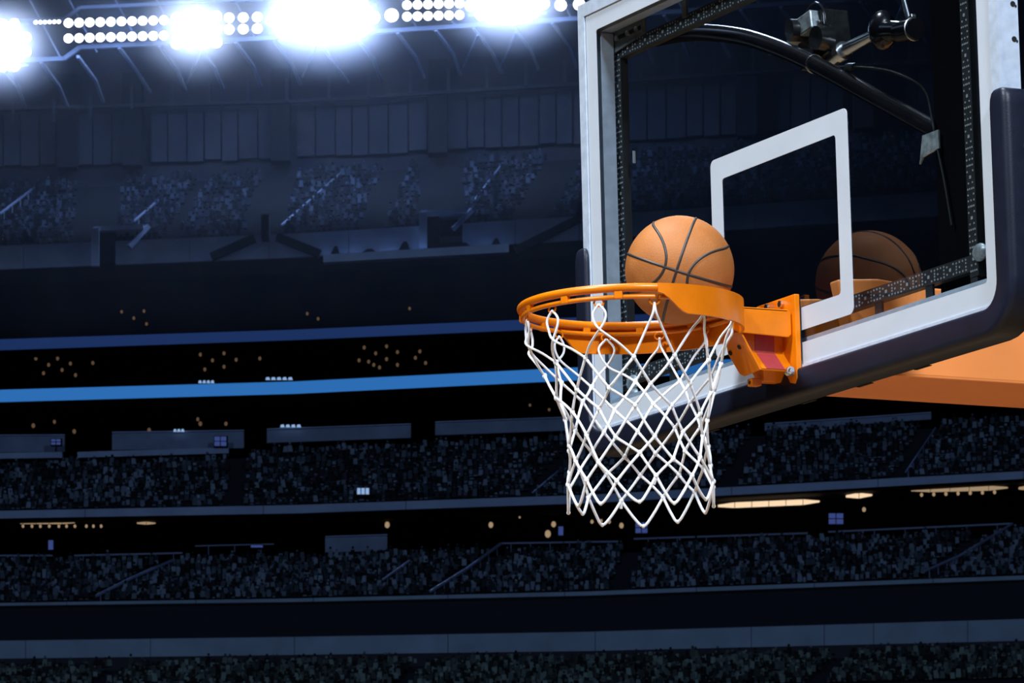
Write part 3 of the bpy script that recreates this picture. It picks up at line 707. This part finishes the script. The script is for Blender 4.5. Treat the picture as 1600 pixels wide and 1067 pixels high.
# ------------------------------------------------------------------ support arm behind the board
sa = thing('support_arm', 'orange box beam arm holding the backboard from behind', 'support arm', (0, 2.9, 0))
for x0, x1 in ((.11, .15), (-.15, -.11)):
    mb = MB(); mb.prism([(x0, .055, 3.112), (x0, .095, 2.93), (x0, .12, 2.906), (x0, 3.2, 2.906), (x0, 3.2, 3.108), (x0, .30, 3.108), (x0, .16, 3.120)], (x1-x0, 0, 0)); mb.build('side_plate', 'arm', sa, bevel=.005)
mb = MB(); mb.box(-.149, .149, .13, 3.2, 2.904, 2.914); mb.build('bottom_plate', 'arm', sa, bevel=.003)
mb = MB(); mb.box(-.149, .149, .34, 3.2, 3.098, 3.110); mb.build('top_plate', 'arm', sa, bevel=.003)
mb = MB(); mb.box(-.108, .108, .068, .34, 2.92, 3.085); mb.build('dark_filler', 'black', sa, bevel=.006)  # black filler added for the darkness inside the arm's open end
mb = MB(); mb.box(-.19, .19, 2.75, 3.15, .55, 2.93); mb.build('mast', 'black', sa, bevel=.02)
mb = MB(); mb.box(-.65, .65, 2.5, 4.6, .04, .62); mb.build('base_pad', 'pad', sa, bevel=.05)
pts = [(-.80, .14, 3.874), (-.686, .135, 3.858), (-.55, .13, 3.832), (-.38, .13, 3.785), (-.24, .13, 3.733), (-.092, .13, 3.668), (.05, .13, 3.598), (.181, .13, 3.531), (.455, .13, 3.391), (.75, .13, 3.24), (.80, .16, 3.21)]
mb = MB(); mb.tube(smooth_path(pts), .020, 16); mb.build('brace_tube', 'black', sa, smooth=True)
mb = MB(); mb.tube([(-.05, .13, 3.648), (-.046, .13, 3.646)], .0225, 16); mb.build('tube_clip', 'steel_rod', sa, smooth=True)

# ------------------------------------------------------------------ remote camera behind the glass
rc = thing('remote_camera', 'dark boxy remote camera mounted behind the top of the glass', 'camera', (-.19, .25, 3.70))
def rbox(c, sx, sy, sz, ang, name, mat, parent, bev=.004):
    R = Matrix.Rotation(ang, 3, 'Y'); mb = MB(); mb.box(-sx/2, sx/2, -sy/2, sy/2, -sz/2, sz/2)
    mb.v = [tuple(R @ Vector(v)+Vector(c)) for v in mb.v]; return mb.build(name, mat, parent, bevel=bev)
body = rbox((-.20, .25, 3.745), .125, .07, .11, math.radians(-8), 'body', 'camera_black', rc)
hood = rbox((-.215, .215, 3.775), .115, .05, .045, math.radians(-8), 'front_cover', 'tape', rc)
mb = MB(); mb.tube([(-.225, .215, 3.772), (-.23, .175, 3.770)], .026, 14); mb.build('lens', 'camera_black', rc, smooth=True)
mb = MB(); mb.tube([(-.14, .225, 3.735), (-.138, .19, 3.733)], [.032, .028], 14); mb.build('dial', 'camera_black', rc, smooth=True)
mb = MB(); mb.tube([(-.175+.05*math.cos(t*.35), .21, 3.77+.055*math.sin(t*.35)) for t in range(-5, 8)], .0025, 6); mb.build('strap_cord', 'camera_black', rc, smooth=True)
rbox((-.175, .21, 3.715), .03, .012, .03, .4, 'tape_patch', 'tape', rc, .002)
rbox((-.155, .205, 3.757), .028, .012, .045, .3, 'mirror_plate', 'chrome', rc, .002)
mb = MB(); mb.bar((-.19, .25, 3.70), (-.15, .14, 3.69), .03, .03); mb.build('mount_foot', 'camera_black', rc)
ca = thing('clamp_arm', 'jointed black clamp arm with bright steel rod beside the remote camera', 'clamp', (.1, .25, 3.69))
mb = MB(); mb.tube([(-.155, .24, 3.690), (-.10, .24, 3.699), (.035, .25, 3.712)], [.016, .016, .011], 12); mb.build('boom', 'steel_rod', ca, smooth=True)
mb = MB(); mb.tube([(-.118, .24, 3.696), (-.096, .24, 3.699)], .022, 14); mb.build('collar', 'chrome', ca, smooth=True)
mb = MB(); mb.ball((.058, .25, 3.712), .042, 14, 8, (.8, .8, 1.1)); mb.build('ball_joint', 'black', ca, smooth=True)
mb = MB(); mb.tube([(.075, .25, 3.706), (.155, .25, 3.690)], [.026, .020], 14); mb.build('joint_body', 'black', ca, smooth=True)
mb = MB(); mb.tube([(.13, .25, 3.692), (.20, .25, 3.684)], .024, 16); mb.build('knob', 'black', ca, smooth=True)
mb = MB(); mb.tube([(.19, .25+.024*math.cos(a*.4), 3.685+.026*math.sin(a*.4)) for a in range(17)], .002, 6); mb.build('knob_ring', 'chrome', ca, smooth=True)
mb = MB(); mb.tube([(.172, .25, 3.712), (.150, .25, 3.77), (.11, .25, 3.89), (.10, .1, 3.93)], .0065, 10); mb.build('steel_rod', 'steel_rod', ca, smooth=True)
rbox((.178, .25, 3.712), .03, .012, .008, -.3, 'rod_foot', 'chrome', ca, .001)
cb = [(-.19, .18, 3.69), (-.10, .16, 3.655), (.03, .15, 3.625), (.158, .12, 3.594), (.24, .12, 3.572), (.319, .12, 3.545), (.448, .11, 3.482), (.533, .075, 3.393), (.548, .072, 3.348), (.575, .072, 3.258), (.60, .072, 3.15)]
cbl = thing('camera_cable', 'thin dark cable drooping from the remote camera behind the glass', 'cable', (.3, .12, 3.5))
mb = MB(); mb.tube(smooth_path(cb), .0032, 8); mb.build('cord', 'camera_black', cbl, smooth=True)
mb = MB(); mb.tube([(.08, .142, 3.612), (.14, .125, 3.598)], .010, 10); mb.build('connector', 'camera_black', cbl, smooth=True)
mb = MB(); mb.prism([(.50, .068, 3.365), (.565, .068, 3.365), (.565, .068, 3.325), (.50, .068, 3.318), (.485, .068, 3.305)], (0, .004, 0)); mb.build('tape', 'tape', cbl)

# ------------------------------------------------------------------ rim
RC = Vector((0, -.3875, 3.048)); RR = .2375
rim = thing('basketball_hoop', 'orange steel basketball rim with breakaway bracket bolted to the board', 'hoop', (0, -.02, 2.90))
def pol(r_, fi, z): a = math.radians(fi); return Vector((RC.x+r_*math.sin(a), RC.y+r_*math.cos(a), z))
mb = MB(); mb.tube([pol(RR, 360*i/96, 3.048) for i in range(96)], .0092, 14, closed=True); mb.build('ring', 'orange', rim, smooth=True, angle=180)
mb = MB(); mb.tube([pol(RR-.003, 105+150*i/60, 3.0285) for i in range(61)], .0052, 10); mb.build('net_rod', 'orange', rim, smooth=True)
mb = MB(); mb.tube([pol(RR-.003, -103+206*i/70, 3.0285) for i in range(71)], .0052, 10); mb.build('net_rod', 'orange', rim, smooth=True)
for i in range(12):
    f = i*30+4
    t = pol(RR, f, 3.036); d = (pol(1, f+90, 0)-pol(0, 0, 0)); d.z = 0; d = Vector((math.cos(math.radians(f)), -math.sin(math.radians(f)), 0)); e = Vector((math.sin(math.radians(f)), math.cos(math.radians(f)), 0))
    mb = MB(); mb.hexa([t+d*u+e*v_+Vector((0, 0, z)) for z in (-.012, .010) for u, v_ in ((-.009, -.007), (.009, -.007), (.009, .005), (-.009, .005))]); mb.build('spacer_tab', 'orange', rim, bevel=.002)
# strap wrapping the back half of the ring
rings = []
for i in range(81):
    f = -104+208*i/80; e = min(1, (104-abs(f))/16); e = e*e*(3-2*e)
    z0 = 3.036-.044*e-(.006 if f < 0 else 0)*e; z1 = 3.056
    rings.append([pol(RR+.0065, f, z0), pol(RR+.0125, f, z0), pol(RR+.0125, f, z1), pol(RR+.0065, f, z1)])
mb = MB(); mb.sweep(rings); mb.build('strap', 'orange', rim, smooth=True, angle=50)
# neck channel: top plate with two side cheeks
mb = MB(); mb.box(-.072, .072, -.162, -.030, 3.046, 3.052); mb.build('top_plate', 'orange', rim, bevel=.002)
for s in (-1, 1):
    P = [(s*.072, -.168, 3.052), (s*.072, -.168, 3.0), (s*.072, -.150, 2.994), (s*.072, -.030, 2.990), (s*.072, -.022, 2.997), (s*.072, -.022, 3.045), (s*.072, -.028, 3.052)]
    mb = MB(); mb.prism(P, (-s*.006, 0, 0)); mb.build('side_cheek', 'orange', rim, bevel=.0018)
bp = MB(); bp.prism([(x, -.0190, z) for x, z in ((-.085, 2.935), (.03, 2.928), (.052, 2.892), (.075, 2.886), (.085, 2.898), (.085, 3.086), (-.085, 3.086))], (0, .0125, 0)); bpo = bp.build('back_plate', 'orange', rim, bevel=.0015)
for x, z in ((-.03, 3.075), (.03, 3.072)):
    mb = MB(); mb.tube([(x, -.0195, z), (x, -.027, z)], .008, 6); mb.build('bolt', 'chrome', bpo)
mb = MB(); mb.box(-.08, .08, -.0066, -.0017, 2.94, 3.08); mb.build('gasket', 'pad', rim)
# spring housing below the neck
P = [(.066, -.150, 2.998), (.0, -.150, 2.998), (-.022, -.132, 2.963), (-.014, -.108, 2.917), (.0, -.103, 2.910), (.067, -.102, 2.914)]
mb = MB(); mb.prism(P, (0, .004, .002)); fp = mb.build('front_plate', 'orange', rim, bevel=.001)
for x, y, z in ((.038, -.136, 2.968), (-.008, -.133, 2.962)):
    mb = MB(); mb.tube([(x, y, z), (x, y-.0016, z-.001)], .0055, 12); mb.build('bolt_hole', 'hole', fp)
mb = MB(); mb.prism([(.024, -.142, 3.046), (.024, -.142, 3.004), (.024, -.115, 2.952), (.024, -.012, 2.952), (.024, -.012, 3.046)], (.006, 0, 0)); mb.build('web', 'orange', rim)
mb = MB(); mb.hexa([(.028, -.116, 2.954), (.066, -.098, 2.914), (.066, -.012, 2.914), (.028, -.012, 2.954), (.030, -.116, 2.959), (.069, -.098, 2.918), (.069, -.012, 2.918), (.030, -.012, 2.959)]); sh = mb.build('shelf', 'orange', rim)
mb = MB(); mb.hexa([(.031, -.090, 2.9575), (.0690, -.087, 2.9175), (.0690, -.040, 2.9175), (.031, -.042, 2.9575), (.0316, -.090, 2.9582), (.0697, -.087, 2.9185), (.0697, -.040, 2.9185), (.0316, -.042, 2.9582)]); o = mb.build('warning_label', 'label', sh); o['label'] = 'faded red sticker on the shelf'
mb = MB(); mb.box(.0295, .031, -.092, -.043, 2.960, 3.03); o = mb.build('warning_label', 'label', rim); o['label'] = 'red sticker on the web in shadow'
mb = MB(); mb.hexa([(-.02, -.06, 2.900), (.012, -.06, 2.899), (.012, -.012, 2.899), (-.02, -.012, 2.900), (-.02, -.075, 2.925), (.034, -.075, 2.922), (.034, -.012, 2.922), (-.02, -.012, 2.925)]); mb.build('underside_block', 'orange', rim, bevel=.002)
mb = MB(); mb.box(-.006, .018, -.094, -.070, 2.888, 2.905); hg = mb.build('hinge_tab', 'orange', rim, bevel=.002)
mb = MB(); mb.tube([(.006, -.094, 2.896), (.006, -.0952, 2.896)], .004, 10); mb.build('bolt_hole', 'hole', hg)
mb = MB(); mb.tube([(.066, -.030, 2.914), (.078, -.030, 2.914)], .0105, 12); mb.tube([(.078, -.030, 2.914), (.083, -.030, 2.914)], [.008, .006], 12); bo = mb.build('side_bolt', 'chrome', rim, smooth=True, angle=30)
HOOKS = [15+30*i for i in range(12)]
for f in HOOKS:
    c = pol(RR-.004, f, 3.020); e = Vector((math.sin(math.radians(f)), math.cos(math.radians(f)), 0)); d = Vector((e.y, -e.x, 0))
    mb = MB(); mb.tube([c+d*(.011*math.cos(k*PI/7))+Vector((0, 0, .008*math.sin(k*PI/7)))-e*.004 for k in range(14)], .0022, 6, closed=True); mb.build('net_hook', 'orange', rim, smooth=True)

# ------------------------------------------------------------------ net
net = thing('basketball_net', 'white knotted cord net hanging from the orange rim', 'net', (0, -.3875, 2.61))
rn = random.Random(11)
LV = [(.030, .231), (.140, .192), (.196, .170), (.250, .158), (.303, .152), (.352, .154), (.398, .162)]
SH = RD*.014
def node(k, f, j=.006):
    h, r_ = LV[k]; e = (h/.43)
    return pol(r_+rn.uniform(-j, j), f+rn.uniform(-2.5, 2.5)*(k > 0), 3.048-h+rn.uniform(-j, j)*1.5)+SH*e
nodes = {}
for k in range(1, 7):
    for i in range(12): nodes[k, i] = node(k, 15+30*i+(15 if k % 2 else 0))
def strand(a, b, bulge=0, n_=5):
    a = Vector(a); b = Vector(b); c = (a+b)/2; o = Vector((c.x-RC.x, c.y-RC.y, 0)).normalized(); w_ = Vector((rn.uniform(-1, 1), rn.uniform(-1, 1), rn.uniform(-1, 1)))*.0018
    return [a.lerp(b, i/n_)+(o*bulge+w_)*math.sin(PI*i/n_) for i in range(n_+1)]
for i in range(12):
    f = 15+30*i; h = pol(.2295, f, 3.013); e = Vector((math.sin(math.radians(f)), math.cos(math.radians(f)), 0)); d = Vector((e.y, -e.x, 0))
    L = nodes[1, (i-1) % 12]; R_ = nodes[1, i]        # left knot at f-15, right knot at f+15
    mb = MB(); tw = 120 < f < 290
    top = h+Vector((0, 0, .004))
    if tw:     # twisted loop: the strands cross below the hook
        s = .013+rn.uniform(0, .005); x = h-Vector((0, 0, .055+rn.uniform(-.008, .008)))
        pa = smooth_path([top, h+d*s-Vector((0, 0, .015)), h+d*s*.8-Vector((0, 0, .035)), x-d*.004+e*.003, x.lerp(L, .5)-d*.006, L], 4)
        pb = smooth_path([top, h-d*s-Vector((0, 0, .015)), h-d*s*.8-Vector((0, 0, .035)), x+d*.004-e*.003, x.lerp(R_, .5)+d*.006, R_], 4)
    else:
        pa = smooth_path([top, h-d*.004-Vector((0, 0, .02)), h.lerp(L, .5)+d*.003, L], 4); pb = smooth_path([top, h+d*.004-Vector((0, 0, .02)), h.lerp(R_, .5)-d*.003, R_], 4)
    mb.tube(pa, .0027, 7); mb.tube(pb, .0027, 7)
    mb.build('hanging_loop', 'cord', net, smooth=True, angle=180)
mb = MB()
for k in range(1, 6):
    for i in range(12):
        a = nodes[k, i]
        for j in ((i, i+1) if k % 2 else (i-1, i)):
            n_ = 5; pts = strand(a, nodes[k+1, j % 12]); mb.tube(pts, [.0036, .0031, .0030, .0030, .0031, .0036], 7)
for (k, i), p in nodes.items():
    mb.ball(p, .0058, 8, 5, (1, 1, 1.15))
mb.build('knotted_mesh', 'cord', net, smooth=True, angle=180)
for i in range(12):     # bottom scallops: free loops between the lowest knots
    a = nodes[6, i]; b = nodes[6, (i+1) % 12]; c = (a+b)/2+Vector((rn.uniform(-.006, .006), rn.uniform(-.006, .006), -.050+rn.uniform(-.012, .006)))
    mb = MB(); mb.tube(smooth_path([a, a.lerp(c, .55)+Vector((0, 0, -.006)), c, b.lerp(c, .55)+Vector((0, 0, -.006)), b], 4), .0033, 7); mb.ball(c, .0048, 8, 5)
    mb.build('bottom_loop', 'cord', net, smooth=True, angle=180)
for i in (9, 3):
    a = nodes[6, i]; mb = MB(); mb.tube([a, a+Vector((rn.uniform(-.01, .01), rn.uniform(-.01, .01), -.018))], [.0045, .0035], 7); mb.build('cord_end', 'cord', net, smooth=True)

# ------------------------------------------------------------------ ball
BR = .1205
r_ = _d + VR*(1062-800)/FPX + VU*(533.5-422)/FPX
BC = CAM + r_*((-.243-CAM.y)/r_.y)
ball = thing('basketball', 'orange brown leather basketball dropping into the rim', 'ball', BC)
mb = MB(); mb.ball((0, 0, 0), BR, 96, 48); o = mb.build('ball_skin', 'leather', ball, smooth=True, angle=180); o.matrix_parent_inverse = Matrix.Identity(4)
# seam frame: ax along seam A (falls to the right in view), ay up, az towards the viewer
tilt = math.radians(-17.8)
ax = VR*math.cos(tilt)+VU*math.sin(tilt); ay = -VR*math.sin(tilt)+VU*math.cos(tilt); az = -_d
# turn slightly so that the crossing sits left of and below the centre
q1 = Matrix.Rotation(math.radians(-4.5), 3, ay); ax = q1 @ ax; az = q1 @ az
q2 = Matrix.Rotation(math.radians(3.0), 3, ax); ay = q2 @ ay; az = q2 @ az
def seam(fn, n_=120):
    mb = MB(); P = []
    for i in range(n_):
        x, y, z = fn(2*PI*i/n_); v_ = (ax*x+ay*y+az*z).normalized(); P.append(v_*(BR-.0016))
    mb.tube(P, .0036, 8, closed=True); o = mb.build('seam', 'seam', ball, smooth=True, angle=180); o.matrix_parent_inverse = Matrix.Identity(4)
seam(lambda t: (math.cos(t), 0, math.sin(t)))
seam(lambda t: (0, math.cos(t), math.sin(t)))
for s in (-1, 1):
    def fn(t, s=s):
        th = math.radians(44+33*((1+math.cos(2*t))/2)**1.7); return (s*math.cos(th), math.sin(th)*math.sin(t), math.sin(th)*math.cos(t))
    seam(fn)
